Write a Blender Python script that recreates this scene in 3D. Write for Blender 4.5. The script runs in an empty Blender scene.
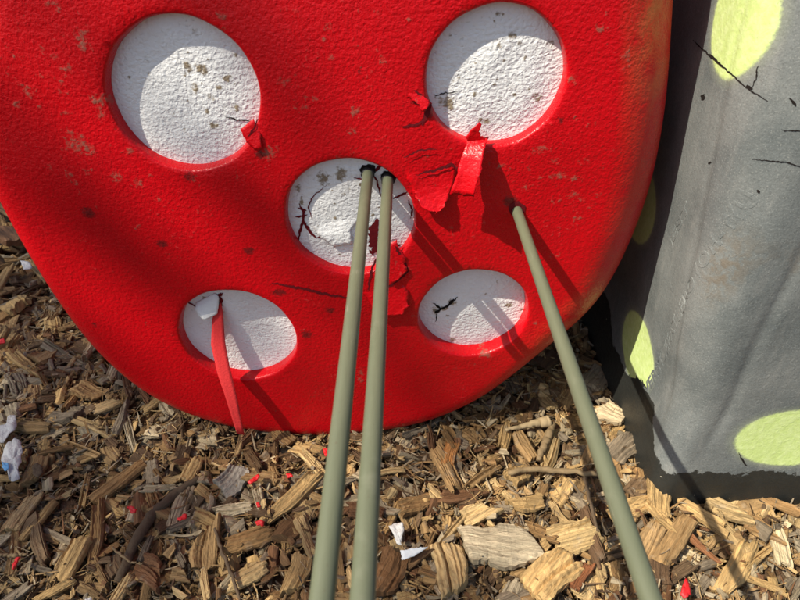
import bpy, bmesh, math, random
import numpy as np
from mathutils import Vector, Matrix, noise
from mathutils.geometry import delaunay_2d_cdt

random.seed(7)
rng = np.random.default_rng(7)
R = math.radians
scene = bpy.context.scene
COL = scene.collection

# ------------------------------------------------------------------ camera
CAM_H, PITCH, FPX = 0.91, 37.0, 600.0          # eye height (m), degrees below horizon, focal length (px of 800)
cam_d = bpy.data.cameras.new('camera')
cam_d.sensor_width = 36.0
cam_d.lens = 36.0 * FPX / 800.0
cam_d.clip_start, cam_d.clip_end = 0.01, 500.0
cam_d.dof.use_dof = True
cam_d.dof.focus_distance = 0.95
cam_d.dof.aperture_fstop = 11.0
cam = bpy.data.objects.new('camera', cam_d)
cam.location = (0, 0, CAM_H)
cam.rotation_euler = (R(90 - PITCH), 0, 0)
COL.objects.link(cam)
scene.camera = cam

# ------------------------------------------------------------------ sky, sun, exposure
TO_SUN = Vector((-0.720, -0.345, 1.0)).normalized()
elev = math.asin(TO_SUN.z)
azim = math.atan2(TO_SUN.x, TO_SUN.y)
world = bpy.data.worlds.new('World')
scene.world = world
world.use_nodes = True
wn = world.node_tree.nodes
wn.clear()
w_out = wn.new('ShaderNodeOutputWorld')
w_bg = wn.new('ShaderNodeBackground')
w_sky = wn.new('ShaderNodeTexSky')
w_sky.sky_type = 'NISHITA'
w_sky.sun_disc = False
w_sky.sun_elevation = elev
w_sky.sun_rotation = azim % (2 * math.pi)
w_sky.altitude = 100
w_sky.air_density = 1.0
w_sky.dust_density = 2.0
w_bg.inputs['Strength'].default_value = 0.09
world.node_tree.links.new(w_sky.outputs[0], w_bg.inputs['Color'])
world.node_tree.links.new(w_bg.outputs[0], w_out.inputs['Surface'])
sun_d = bpy.data.lights.new('sun', 'SUN')
sun_d.energy = 5.0
sun_d.angle = R(0.5)
sun_d.color = (1.0, 0.925, 0.79)
sun = bpy.data.objects.new('sun', sun_d)
sun.rotation_euler = TO_SUN.to_track_quat('Z', 'Y').to_euler()
sun.location = (-3, -2, 5)
COL.objects.link(sun)
scene.view_settings.view_transform = 'Standard'
scene.view_settings.look = 'None'
scene.view_settings.gamma = 1.0
scene.view_settings.use_curve_mapping = False
scene.view_settings.exposure = 0.64

SHADE_X = -0.03                                # where the edge of the added crown's shade crosses the ground

# ------------------------------------------------------------------ helpers: measuring from the photograph
_p = R(PITCH)
FWD = np.array([0, math.cos(_p), -math.sin(_p)])
UPV = np.array([0, math.sin(_p), math.cos(_p)])
def ray(px, py):
    return FWD + np.array([(px - 400) / FPX, 0, 0]) + UPV * (-(py - 300) / FPX)
def on_axis(px, py, axis, val):
    o = np.array([0, 0, CAM_H]); d = ray(px, py)
    t = (val - o[axis]) / d[axis]
    return o + d * t
def on_y(px, py, v): return on_axis(px, py, 1, v)
def on_z(px, py, v=0.0): return on_axis(px, py, 2, v)
def on_x(px, py, v): return on_axis(px, py, 0, v)

# ------------------------------------------------------------------ helpers: objects
def tag(o, label=None, cat=None, group=None, kind=None):
    if label: o['label'] = label
    if cat: o['category'] = cat
    if group: o['group'] = group
    if kind: o['kind'] = kind
    return o
def empty(name, loc=(0, 0, 0)):
    o = bpy.data.objects.new(name, None)
    o.location = loc
    o.empty_display_size = 0.05
    COL.objects.link(o)
    return o
def mesh_obj(name, verts, faces, mat, parent=None, smooth=True):
    me = bpy.data.meshes.new(name)
    me.from_pydata([tuple(map(float, v)) for v in verts], [], [tuple(map(int, f)) for f in faces])
    me.validate()
    me.polygons.foreach_set('use_smooth', [smooth] * len(me.polygons))
    me.materials.append(mat)
    me.update()
    o = bpy.data.objects.new(name, me)
    COL.objects.link(o)
    if parent:
        o.parent = parent
        o.matrix_parent_inverse = Matrix.Translation(-Vector(parent.location))
    return o
def fix_normals(o):
    bm = bmesh.new(); bm.from_mesh(o.data)
    bmesh.ops.recalc_face_normals(bm, faces=bm.faces)
    bm.to_mesh(o.data); bm.free()
def attr(o, name, vals):
    a = o.data.attributes.new(name, 'FLOAT', 'POINT')
    a.data.foreach_set('value', np.asarray(vals, dtype=np.float32))

# ------------------------------------------------------------------ helpers: materials
class NT:
    def __init__(s, name):
        s.m = bpy.data.materials.new(name); s.m.use_nodes = True
        s.t = s.m.node_tree; s.t.nodes.clear()
        s.out = s.t.nodes.new('ShaderNodeOutputMaterial')
        s.b = s.t.nodes.new('ShaderNodeBsdfPrincipled')
        s.t.links.new(s.b.outputs[0], s.out.inputs['Surface'])
    def n(s, kind, ins=None, **kw):
        nd = s.t.nodes.new('ShaderNode' + kind)
        for k, v in kw.items(): setattr(nd, k, v)
        for k, v in (ins or {}).items(): s.set(nd.inputs[k], v)
        return nd
    def set(s, sock, v):
        if isinstance(v, bpy.types.NodeSocket): s.t.links.new(v, sock)
        elif isinstance(v, (tuple, list)) and sock.type == 'RGBA' and len(v) == 3: sock.default_value = (*v, 1)
        else: sock.default_value = v
    def coord(s, which='Object'): return s.n('TexCoord').outputs[which]
    def noise(s, vec, scale, detail=3, rough=0.55, dist=0.0):
        return s.n('TexNoise', {'Vector': vec, 'Scale': scale, 'Detail': detail, 'Roughness': rough, 'Distortion': dist}).outputs['Fac']
    def math(s, op, a, b=0.0, c=None):
        nd = s.n('Math', operation=op); s.set(nd.inputs[0], a); s.set(nd.inputs[1], b)
        if c is not None: s.set(nd.inputs[2], c)
        return nd.outputs[0]
    def ramp(s, v, lo, hi, a=0.0, b=1.0, smooth=True):
        nd = s.n('MapRange', {'Value': v, 'From Min': lo, 'From Max': hi, 'To Min': a, 'To Max': b})
        nd.clamp = True
        if smooth: nd.interpolation_type = 'SMOOTHSTEP'
        return nd.outputs[0]
    def mix(s, f, a, b, mode='MIX'):
        nd = s.n('Mix', data_type='RGBA', blend_type=mode)
        s.set(nd.inputs['Factor'], f); s.set(nd.inputs['A'], a) if False else None
        s.set(nd.inputs[6], a); s.set(nd.inputs[7], b)
        return nd.outputs[2]
    def attr(s, name, out='Fac'): return s.n('Attribute', attribute_name=name).outputs[out]
    def bump(s, h, dist, strength=1.0, normal=None):
        nd = s.n('Bump', {'Height': h, 'Distance': dist, 'Strength': strength})
        if normal is not None: s.set(nd.inputs['Normal'], normal)
        return nd.outputs[0]
    def done(s, col, rough=0.5, spec=0.5, normal=None, **kw):
        s.set(s.b.inputs['Base Color'], col); s.set(s.b.inputs['Roughness'], rough)
        s.set(s.b.inputs['Specular IOR Level'], spec)
        if normal is not None: s.set(s.b.inputs['Normal'], normal)
        for k, v in kw.items(): s.set(s.b.inputs[k], v)
        return s.m

def red_skin(name, attrs=True):
    t = NT(name); v = t.coord()
    n1 = t.noise(v, 205, 2.2, 0.5, 0.2)
    n2 = t.noise(v, 420, 2, 0.5)
    big = t.noise(v, 7, 3)
    fine = t.noise(v, 60, 5, 0.65)
    col = t.mix(big, (0.47, 0.0010, 0.0045), (0.57, 0.0018, 0.007))
    # pale dusty wear on the crests of the grain
    scuff = t.math('MULTIPLY', t.ramp(n1, 0.60, 0.72), t.ramp(t.noise(v, 11, 4, 0.6), 0.52, 0.72))
    col = t.mix(t.math('MULTIPLY', scuff, 0.35), col, (0.62, 0.12, 0.10))
    rough = t.ramp(n2, 0.3, 0.7, 0.26, 0.42)
    pin = t.math('MULTIPLY', t.ramp(t.noise(v, 110, 3, 0.6), 0.665, 0.70), t.ramp(t.noise(v, 8, 3, 0.6), 0.46, 0.6))
    col = t.mix(t.math('MULTIPLY', pin, 0.55), col, (0.22, 0.05, 0.035))
    col = t.mix(t.math('MULTIPLY', t.ramp(t.noise(v, 5, 4, 0.65), 0.5, 0.72), 0.35), col, (0.38, 0.0015, 0.006))
    if attrs:
        fade = t.math('MULTIPLY', t.attr('fade'), t.ramp(t.noise(v, 26, 4, 0.6), 0.3, 0.62))
        col = t.mix(t.math('MULTIPLY', fade, 0.75), col, (0.50, 0.13, 0.045))
        pits = t.math('MULTIPLY', t.attr('fade'), t.ramp(t.noise(v, 150, 2, 0.5), 0.70, 0.74))
        col = t.mix(pits, col, (0.05, 0.02, 0.015))
        dn_ = t.math('ADD', t.math('MULTIPLY', t.noise(v, 70, 5, 0.7, 0.5), 0.55), t.math('MULTIPLY', n1, 0.45))
        d = t.math('ADD', t.math('MULTIPLY', t.attr('dirt'), 0.75), t.math('MULTIPLY', t.math('SUBTRACT', dn_, 0.5), 3.4))
        dm = t.math('MULTIPLY', t.math('MULTIPLY', t.ramp(d, 0.50, 1.15), t.ramp(t.attr('dirt'), 0.0, 0.25)), 0.80)
        col = t.mix(dm, col, t.mix(fine, (0.10, 0.035, 0.025), (0.36, 0.17, 0.11)))
        sdk = t.math('ADD', t.attr('smudge'), t.math('MULTIPLY', t.math('SUBTRACT', t.noise(v, 210, 4, 0.7), 0.5), 1.4))
        sm = t.math('MULTIPLY', t.ramp(sdk, 0.45, 1.0), 0.75)
        col = t.mix(sm, col, (0.055, 0.010, 0.010))
        rough = t.math('ADD', rough, t.math('MULTIPLY', dm, 0.3))
    h = t.math('ADD', n1, t.math('MULTIPLY', n2, 0.25))
    return t.done(col, rough, 0.30, t.bump(h, 0.0024, 0.50))

def white_skin():
    t = NT('white_vinyl'); v = t.coord()
    vs_ = t.n('Mapping', {'Vector': v, 'Scale': (1.0, 1.0, 1.2)}).outputs[0]
    n1 = t.noise(vs_, 185, 1.4, 0.45, 0.35)
    n2 = t.noise(v, 520, 2, 0.5)
    col = t.mix(t.noise(v, 16, 4, 0.6), (0.83, 0.83, 0.82), (0.75, 0.75, 0.73))
    col = t.mix(t.math('MULTIPLY', t.ramp(n1, 0.40, 0.26), t.ramp(t.noise(v, 25, 3), 0.42, 0.75, 0.0, 0.5)), col, (0.40, 0.37, 0.33))
    dn_ = t.math('ADD', t.math('MULTIPLY', t.noise(v, 130, 5, 0.7, 0.5), 0.6), t.math('MULTIPLY', n1, 0.4))
    d = t.math('ADD', t.math('MULTIPLY', t.attr('dirt'), 0.9), t.math('MULTIPLY', t.math('SUBTRACT', dn_, 0.5), 3.0))
    dm = t.math('MULTIPLY', t.math('MULTIPLY', t.ramp(d, 0.42, 1.0), t.ramp(t.attr('dirt'), 0.0, 0.2)), 0.9)
    col = t.mix(dm, col, t.mix(t.noise(v, 300, 3), (0.07, 0.042, 0.02), (0.36, 0.26, 0.13)))
    h = t.math('ADD', n1, t.math('MULTIPLY', n2, 0.2))
    return t.done(col, 0.42, 0.4, t.bump(h, 0.0028, 0.68))

def plain(name, col, rough=0.6, spec=0.4, nscale=200, var=0.35, bd=0.001):
    t = NT(name); v = t.coord()
    n = t.noise(v, nscale, 4, 0.6)
    dark = tuple(c * (1 - var) for c in col)
    return t.done(t.mix(n, dark, col), rough, spec, t.bump(n, bd, 0.7))

def rod_mat():
    t = NT('painted_steel'); v = t.coord()
    st = t.n('Mapping', {'Vector': v, 'Scale': (1, 0.12, 1)}).outputs[0]
    n = t.noise(st, 260, 4, 0.6)
    b = t.noise(v, 30, 4, 0.6)
    col = t.mix(n, (0.096, 0.107, 0.064), (0.130, 0.142, 0.088))
    col = t.mix(t.ramp(b, 0.55, 0.8, 0.0, 0.4), col, (0.21, 0.21, 0.15))
    scr = t.ramp(t.noise(t.n('Mapping', {'Vector': v, 'Scale': (1, 0.03, 1)}).outputs[0], 700, 3, 0.6), 0.64, 0.72)
    col = t.mix(t.math('MULTIPLY', t.math('MULTIPLY', scr, 0.45), t.ramp(b, 0.42, 0.6)), col, (0.26, 0.25, 0.19))
    sp = t.ramp(t.noise(v, 330, 4, 0.65), 0.645, 0.70)
    col = t.mix(t.math('MULTIPLY', sp, 0.6), col, (0.10, 0.08, 0.05))
    return t.done(col, 0.48, 0.45, t.bump(n, 0.0005, 0.4))

def grey_skin():
    t = NT('grey_rubber'); v = t.coord()
    big = t.noise(v, 9, 5, 0.6)
    n1 = t.noise(v, 240, 3, 0.6)
    n2 = t.noise(v, 95, 3, 0.6, 0.4)
    st = t.noise(t.n('Mapping', {'Vector': v, 'Scale': (1, 1, 0.16)}).outputs[0], 60, 4, 0.6)
    col = t.mix(t.ramp(big, 0.3, 0.7), (0.104, 0.118, 0.117), (0.172, 0.184, 0.176))
    col = t.mix(t.ramp(st, 0.5, 0.75, 0.0, 0.22), col, (0.30, 0.295, 0.27))
    col = t.mix(t.ramp(n1, 0.56, 0.75, 0.0, 0.4), col, (0.085, 0.09, 0.088))
    gr_ = t.noise(v, 520, 2, 0.6)
    col = t.mix(t.ramp(gr_, 0.30, 0.46, 0.45, 0.0), col, (0.07, 0.075, 0.072))
    col = t.mix(t.ramp(gr_, 0.56, 0.72, 0.0, 0.35), col, (0.36, 0.36, 0.33))
    brown = t.math('MULTIPLY', t.attr('rust'), t.ramp(n2, 0.35, 0.6))
    col = t.mix(t.math('MULTIPLY', brown, 0.5), col, (0.14, 0.095, 0.05))
    # sprayed spots: soft over-spray round a solid core
    sp = t.math('ADD', t.attr('spot'), t.math('MULTIPLY', t.math('SUBTRACT', n1, 0.5), 0.10))
    halo = t.ramp(sp, -0.22, 0.10, 0.0, 0.30)
    core = t.ramp(sp, -0.035, 0.06)
    lime = t.mix(t.ramp(n2, 0.35, 0.7), (0.50, 0.62, 0.22), (0.58, 0.69, 0.30))
    chip = t.math('MULTIPLY', t.ramp(t.noise(v, 45, 5, 0.7), 0.66, 0.70), 0.55)
    lime = t.mix(chip, lime, (0.30, 0.33, 0.15))
    col = t.mix(halo, col, (0.42, 0.47, 0.28))
    col = t.mix(core, col, lime)
    # paint worn off the foot; its black also deepens the shaded gap behind
    wr = t.math('ADD', t.attr('wear'), t.math('MULTIPLY', t.math('SUBTRACT', t.noise(v, 30, 6, 0.65), 0.5), 0.06))
    wear = t.ramp(wr, -0.001, 0.001)
    blk = t.mix(t.noise(v, 24, 5, 0.65), (0.010, 0.011, 0.010), (0.028, 0.029, 0.025))
    blk = t.mix(t.math('MULTIPLY', t.ramp(t.noise(v, 90, 3, 0.5), 0.735, 0.75), 0.8), blk, (0.45, 0.42, 0.32))
    col = t.mix(wear, col, blk)
    h = t.math('ADD', t.math('MULTIPLY', n1, 0.5), n2)
    h = t.math('ADD', h, t.math('MULTIPLY', core, 0.10))
    h = t.math('SUBTRACT', h, t.math('MULTIPLY', wear, 0.5))
    return t.done(col, t.ramp(n1, 0.3, 0.7, 0.42, 0.6), 0.4, t.bump(h, 0.0015, 0.5))

def wood(name, stuff):
    t = NT(name)
    uv = t.n('UVMap').outputs[0]
    if stuff:
        base = t.attr('tone', 'Color'); rnd = t.n('NewGeometry').outputs['Random Per Island']
    else:
        oi = t.n('ObjectInfo'); base = oi.outputs['Color']; rnd = oi.outputs['Random']
    off = t.n('CombineXYZ', {'X': t.math('MULTIPLY', rnd, 37.0), 'Y': t.math('MULTIPLY', rnd, 91.0), 'Z': t.math('MULTIPLY', rnd, 13.0)}).outputs[0]
    vec = t.n('VectorMath', {0: uv, 1: off}, operation='ADD').outputs[0]
    fq = t.n('CombineXYZ', {'X': t.math('MULTIPLY_ADD', rnd, 22.0, 10.0), 'Y': t.math('MULTIPLY_ADD', t.math('FRACT', t.math('MULTIPLY', rnd, 7.31)), 420.0, 160.0), 'Z': 1.0}).outputs[0]
    vg = t.n('VectorMath', {0: vec, 1: fq}, operation='MULTIPLY').outputs[0]
    g = t.noise(vg, 1.0, 5, 0.65, 1.1)
    vb = t.n('Mapping', {'Vector': vec, 'Scale': (22, 130, 1)}).outputs[0]
    g2 = t.noise(vb, 1.0, 4, 0.6, 0.3)
    blot = t.noise(vec, 55, 4, 0.65)
    f = t.math('ADD', t.math('MULTIPLY', t.ramp(g, 0.28, 0.68, 0.45, 1.18), t.math('MULTIPLY_ADD', t.math('FRACT', t.math('MULTIPLY', rnd, 3.77)), 0.6, 0.4)), t.math('MULTIPLY', t.math('SUBTRACT', 1.0, t.math('FRACT', t.math('MULTIPLY', rnd, 3.77))), 0.55))
    f = t.math('MULTIPLY', f, t.ramp(g2, 0.25, 0.7, 0.66, 1.14))
    col = t.mix(1.0, base, t.n('CombineColor', {0: f, 1: f, 2: f}).outputs[0], 'MULTIPLY')
    # weathering: grey patches, dark damp ends
    col = t.mix(t.ramp(blot, 0.56, 0.74, 0.0, 0.55), col, (0.085, 0.060, 0.036))
    col = t.mix(t.ramp(t.noise(vec, 30, 3, 0.6), 0.60, 0.75, 0.0, 0.45), col, (0.33, 0.27, 0.19))
    h = t.math('ADD', g, t.math('MULTIPLY', g2, 0.8))
    pit = t.noise(vec, 260, 4, 0.7)
    col = t.mix(t.ramp(pit, 0.60, 0.74, 0.0, 0.5), col, (0.06, 0.038, 0.02))
    h = t.math('ADD', h, t.math('MULTIPLY', pit, 0.5))
    return t.done(col, 0.78, 0.25, t.bump(h, 0.0028, 1.0))

M_RED = red_skin('red_vinyl')
M_REDP = red_skin('red_vinyl_scrap', False)
M_WHITE = white_skin()
M_ROD = rod_mat()
M_GREY = grey_skin()
M_WOOD = wood('wood_chip', False)
M_MULCH = wood('mulch_wood', True)
M_DARK = plain('dark_rubber', (0.03, 0.03, 0.028), 0.55)
M_CRACK = plain('crack_dark', (0.018, 0.014, 0.012), 0.9, 0.1)
M_CRACKR = plain('torn_red_foam', (0.15, 0.006, 0.010), 0.85, 0.2)
M_FOAM = plain('white_foam', (0.70, 0.69, 0.66), 0.7, 0.2, 230, 0.42, 0.004)
M_SUNRED = plain('sunlit_red_foam', (0.74, 0.04, 0.04), 0.75, 0.25, 260, 0.3, 0.0015)  # foam red raised to paint in the sun that the hanging strip catches

# ------------------------------------------------------------------ setting: the ground
def gh(x, y):
    return 0.010 * noise.noise(Vector((x * 5.1, y * 5.1, 0.3))) + 0.012 * noise.noise(Vector((x * 1.3, y * 1.3, 4.0)))
t = NT('soil'); v = t.coord()
ns = t.noise(v, 60, 6, 0.7); nb = t.noise(v, 9, 5, 0.6)
vc = t.n('TexVoronoi', {'Vector': v, 'Scale': 28.0}).outputs['Color']
sc = t.n('SeparateColor', {0: vc}).outputs[0]
col = t.mix(ns, (0.022, 0.013, 0.008), (0.075, 0.045, 0.024))
col = t.mix(t.ramp(sc, 0.45, 0.95, 0.0, 0.6), col, (0.20, 0.125, 0.06))
M_SOIL = t.done(col, 0.95, 0.1, t.bump(t.math('ADD', ns, nb), 0.02, 1.0))
gv, gf = [], []
axis = np.concatenate([-np.geomspace(150, 2.2, 14), np.linspace(-2, 2, 81), np.geomspace(2.2, 150, 14)])
na = len(axis)
for yy in axis:
    for xx in axis:
        near = max(0.0, 1 - max(abs(xx), abs(yy)) / 6.0)
        gv.append((xx, yy + 0.8, -0.030 + gh(xx, yy + 0.8) * near))
for j in range(na - 1):
    for i in range(na - 1):
        gf.append((j * na + i, j * na + i + 1, (j + 1) * na + i + 1, (j + 1) * na + i))
ground = tag(mesh_obj('ground', gv, gf, M_SOIL), 'dark damp soil under the wood chip mulch', 'ground', kind='structure')

# ------------------------------------------------------------------ the red padded disc
YF = 0.770                                     # plane of its face
RC = np.array([-0.12, 0.54])                   # middle of the face (x, z)
def bulge(x, z):
    r2 = ((x - RC[0]) ** 2 + (z - RC[1]) ** 2) / 0.50 ** 2
    k = max(0.0, 1 - r2)
    return 0.010 * k * k + 0.0016 * noise.noise(Vector((x * 9, z * 9, 2.2))) * min(1.0, 4 * k)
def face(px, py, lift=0.0):
    p = on_y(px, py, YF)
    for _ in range(3):
        p = on_y(px, py, YF - bulge(p[0], p[2]) - lift)
    return p

vis = [(676, -2), (674, 60), (668, 120), (656, 180), (638, 231), (613, 281), (586, 319), (556, 348), (520, 374), (478, 399),
       (430, 420), (370, 431), (310, 434), (255, 427), (200, 411), (150, 388), (110, 356), (75, 316), (45, 270), (20, 226), (0, 186)]
ol = []
for k, (px, py) in enumerate(vis):
    p = on_y(px, py, 0.832 if k < 6 else 0.812 if k < 7 else 0.786)
    ol.append((p[0], p[2] - (0.010 if 8 < k < 15 else 0.004 if k >= 7 else 0)))
ol += [(-0.588, 0.60), (-0.580, 0.69), (-0.555, 0.78), (-0.505, 0.88), (-0.42, 0.98), (-0.29, 1.06), (-0.15, 1.10), (0.0, 1.105), (0.17, 1.075), (0.27, 1.01), (0.325, 0.91)]
ol = np.array(ol)
def resample(P, n):
    Q = np.vstack([P, P[:1]]); s = np.r_[0, np.cumsum(np.linalg.norm(np.diff(Q, axis=0), axis=1))]
    u = np.linspace(0, s[-1], n, endpoint=False)
    return np.c_[np.interp(u, s, Q[:, 0]), np.interp(u, s, Q[:, 1])]
NO = 300
ol = resample(ol, NO)
for _ in range(30):
    ol = 0.5 * ol + 0.25 * (np.roll(ol, 1, 0) + np.roll(ol, -1, 0))
ol = resample(ol, NO)
tan = np.roll(ol, -1, 0) - np.roll(ol, 1, 0)
tan /= np.linalg.norm(tan, axis=1)[:, None]
area = 0.5 * np.sum(ol[:, 0] * np.roll(ol[:, 1], -1) - np.roll(ol[:, 0], -1) * ol[:, 1])
nin = np.c_[-tan[:, 1], tan[:, 0]] * (1 if area > 0 else -1)   # towards the inside
grow = 0.022 * np.clip((-0.20 - ol[:, 0]) / 0.22, 0, 1) * np.clip((0.85 - ol[:, 1]) / 0.2, 0, 1) + 0.007 * np.clip((0.3 - ol[:, 1]) / 0.2, 0, 1) * np.clip((0.25 - ol[:, 0]) / .1, 0, 1)
for _ in range(20): grow = 0.5 * grow + .25 * (np.roll(grow, 1) + np.roll(grow, -1))
ol = ol - nin * grow[:, None]

THICK = 0.62
# dimples: centre (x, z), radius, depth
DIMP = []
for (px, py, rad, dep) in [(183.5, 98, 0.0965, 0.0180), (496, 80, 0.0865, 0.0170), (350.5, 219, 0.0925, 0.0165), (237.5, 338.5, 0.0975, 0.022), (473.5, 316.5, 0.0885, 0.027)]:
    p = on_y(px, py, YF - 0.006 + 0.0)
    DIMP.append((p[0], p[2], rad, dep))

ROLL = 0.046 + 0.046 * np.clip((ol[:, 0] - 0.10) / 0.20, 0, 1) ** 1.5 * np.clip((ol[:, 1] - 0.12) / 0.25, 0, 1)
ROLL = ROLL + 0.055 * np.clip((-0.22 - ol[:, 0]) / 0.2, 0, 1) * np.clip((ol[:, 1] - 0.52) / 0.22, 0, 1)
for _ in range(20): ROLL = 0.5 * ROLL + .25 * (np.roll(ROLL, 1) + np.roll(ROLL, -1))
RM = 0.05
inset = ol + nin * ROLL[:, None]
pts, edges = [], []
def add_loop(P):
    b = len(pts); n = len(P)
    pts.extend(P.tolist()); edges.extend([(b + i, b + (i + 1) % n) for i in range(n)])
add_loop(inset)
ND = 128
ang = np.linspace(0, 2 * math.pi, ND, endpoint=False)
LIP = 0.0048
def wob(i, a): return 1 + (0.028 * np.cos(2 * (a - math.pi / 4)) if i == 0 else 0.0) + 0.008 * np.sin(2 * a + i * 1.7) + 0.005 * np.sin(5 * a + i) + 0.003 * np.sin(11 * a + 2 * i)
for i, (cx, cz, rad, dep) in enumerate(DIMP):
    rr = (rad + LIP) * wob(i, ang)
    add_loop(np.c_[cx + rr * np.cos(ang), cz + rr * np.sin(ang)])
STEP = 0.0055
gx, gz = np.meshgrid(np.arange(ol[:, 0].min(), ol[:, 0].max(), STEP), np.arange(ol[:, 1].min(), ol[:, 1].max(), STEP))
G = np.c_[gx.ravel(), gz.ravel()] + rng.uniform(-0.0012, 0.0012, (gx.size, 2))
def inside_poly(P, poly):
    x, y = P[:, 0], P[:, 1]; c = np.zeros(len(P), bool)
    x1, y1 = poly[:, 0], poly[:, 1]; x2, y2 = np.roll(x1, -1), np.roll(y1, -1)
    for a, b, cc, d in zip(x1, y1, x2, y2):
        if b == d: continue
        m = ((b > y) != (d > y)) & (x < (cc - a) * (y - b) / (d - b) + a)
        c ^= m
    return c
keep = inside_poly(G, ol + nin * (ROLL[:, None] + 0.004))
for (cx, cz, rad, dep) in DIMP:
    keep &= np.hypot(G[:, 0] - cx, G[:, 1] - cz) > rad * 1.042 + LIP + 0.003
pts.extend(G[keep].tolist())
cv, ce, cf, *_ = delaunay_2d_cdt([Vector(p) for p in pts], edges, [], 0, 1e-7, False)
cv = np.array([(p.x, p.y) for p in cv])
cf = np.array([f for f in cf])
cen = cv[cf].mean(axis=1)
ok = inside_poly(cen, inset)
for i, (cx, cz, rad, dep) in enumerate(DIMP):
    a = np.arctan2(cen[:, 1] - cz, cen[:, 0] - cx)
    ok &= np.hypot(cen[:, 0] - cx, cen[:, 1] - cz) > (rad + LIP) * wob(i, a) - 1e-4
cf = cf[ok]
V = [(x, YF - bulge(x, z), z) for x, z in cv]
F = [tuple(f) for f in cf]
# rolled rim, side and back
prof = [(ROLL * (1 - math.sin(a)), ROLL * (1 - math.cos(a))) for a in np.linspace(0, math.pi / 2, 11)]
prof += [(ROLL * 0, ROLL + (THICK - ROLL - RM) * k / 6) for k in range(1, 7)]
prof += [(ROLL * 0 + RM * (1 - math.cos(a)), ROLL * 0 + THICK - RM + RM * math.sin(a)) for a in np.linspace(0, math.pi / 2, 7)[1:]]
prev = None
for off, dy in prof:
    b = len(V)
    for i in range(NO):
        x, z = ol[i] + nin[i] * off[i]
        V.append((x, YF + dy[i] - bulge(x, z) * max(0.0, 1 - dy[i] / ROLL[i]), z))
    if prev is not None:
        for i in range(NO):
            j = (i + 1) % NO
            F.append((prev + i, prev + j, b + j, b + i))
    prev = b
V.append((RC[0], YF + THICK, RC[1])); c0 = len(V) - 1
for i in range(NO): F.append((prev + i, prev + (i + 1) % NO, c0))
# dimple walls
WALL = [(LIP, 0.0), (LIP * 0.62, 0.0007), (LIP * 0.3, 0.0026), (0.0008, 0.0062), (0.0, 0.011), (-0.0004, 1.0)]
for i, (cx, cz, rad, dep) in enumerate(DIMP):
    prev = None
    for off, dd in WALL:
        b = len(V); rr = (rad + off) * wob(i, ang)
        for x, z in zip(cx + rr * np.cos(ang), cz + rr * np.sin(ang)):
            V.append((x, YF - bulge(x, z) + (dep + 0.004 if dd == 1.0 else dd), z))
        if prev is not None:
            for k in range(ND):
                j = (k + 1) % ND
                F.append((prev + k, prev + j, b + j, b + k))
        prev = b
red = empty('padded_disc', (RC[0], YF + 0.15, 0.0))
tag(red, 'big round red padded piece with five recessed white spots standing on the mulch', 'play piece')
body = mesh_obj('padded_body', V, F, M_RED, red)
bm = bmesh.new(); bm.from_mesh(body.data)
bmesh.ops.remove_doubles(bm, verts=bm.verts, dist=2e-5)
bmesh.ops.recalc_face_normals(bm, faces=bm.faces)
bm.to_mesh(body.data); bm.free()
body.data.polygons.foreach_set('use_smooth', [True] * len(body.data.polygons))

def stain_field(P, stains, plane=YF):
    out = np.zeros(len(P))
    for (px, py, rx, ry) in stains:
        c = on_y(px, py, plane); ex = on_y(px + rx, py, plane); ey = on_y(px, py + ry, plane)
        a = abs(ex[0] - c[0]); b = abs(ey[2] - c[2])
        d = np.sqrt(((P[:, 0] - c[0]) / a) ** 2 + ((P[:, 2] - c[2]) / b) ** 2)
        out = np.maximum(out, np.clip(1.5 - d, 0, 1))
    return out
P = np.array([v.co[:] for v in body.data.vertices])
dirt = [(60, 6, 10, 7), (85, 40, 10, 14), (98, 52, 9, 6), (30, 90, 9, 7), (17, 105, 5, 5), (75, 143, 14, 10), (92, 150, 9, 8), (130, 150, 8, 6), (62, 92, 8, 6),
        (103, 97, 8, 5), (102, 115, 6, 8), (352, 130, 6, 7), (354, 147, 5, 6), (270, 150, 12, 8), (425, 178, 14, 6), (452, 228, 5, 7), (222, 12, 8, 9),
        (285, 80, 10, 5), (300, 105, 14, 4), (330, 25, 6, 4), (195, 175, 6, 6), (600, 28, 6, 5), (572, 80, 6, 7), (632, 108, 6, 5), (575, 195, 9, 5),
        (590, 205, 6, 5), (540, 150, 8, 4), (485, 355, 8, 5), (360, 375, 5, 8), (560, 175, 10, 5), (465, 14, 8, 6), (385, 58, 8, 5), (355, 108, 7, 8), (555, 255, 8, 4),
        (20, 30, 5, 3), (150, 175, 5, 3), (500, 165, 6, 4), (525, 185, 6, 5), (610, 150, 6, 4), (625, 60, 9, 14)]
sr_ = np.random.default_rng(9)
for _ in range(150):
    px, py = sr_.uniform(5, 660), sr_.uniform(2, 400)
    if px < 200 or py < 170 or sr_.random() < .35:
        dirt.append((px, py, sr_.uniform(1.5, 6), sr_.uniform(1.2, 4.5)))
for k_ in range(26): dirt.append((sr_.normal(85, 35), sr_.normal(95, 55), sr_.uniform(3, 9), sr_.uniform(3, 8)))
for k_ in range(14): dirt.append((sr_.normal(575, 30), sr_.normal(170, 45), sr_.uniform(3, 9), sr_.uniform(2, 5)))
attr(body, 'dirt', np.where(P[:, 1] < YF + 0.03, stain_field(P, dirt), 0))
smd = [(89, 212, 8, 7), (163, 242, 7, 5), (250, 248, 7, 5), (191, 174, 7, 6), (330, 308, 6, 4), (307, 333, 7, 5), (262, 152, 6, 6), (428, 112, 6, 8), (360, 70, 4, 3),
       (95, 325, 3, 3), (560, 120, 4, 4), (510, 200, 9, 7), (280, 290, 10, 4), (415, 100, 5, 4)]
attr(body, 'smudge', np.where(P[:, 1] < YF + 0.03, stain_field(P, smd), 0))
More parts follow.
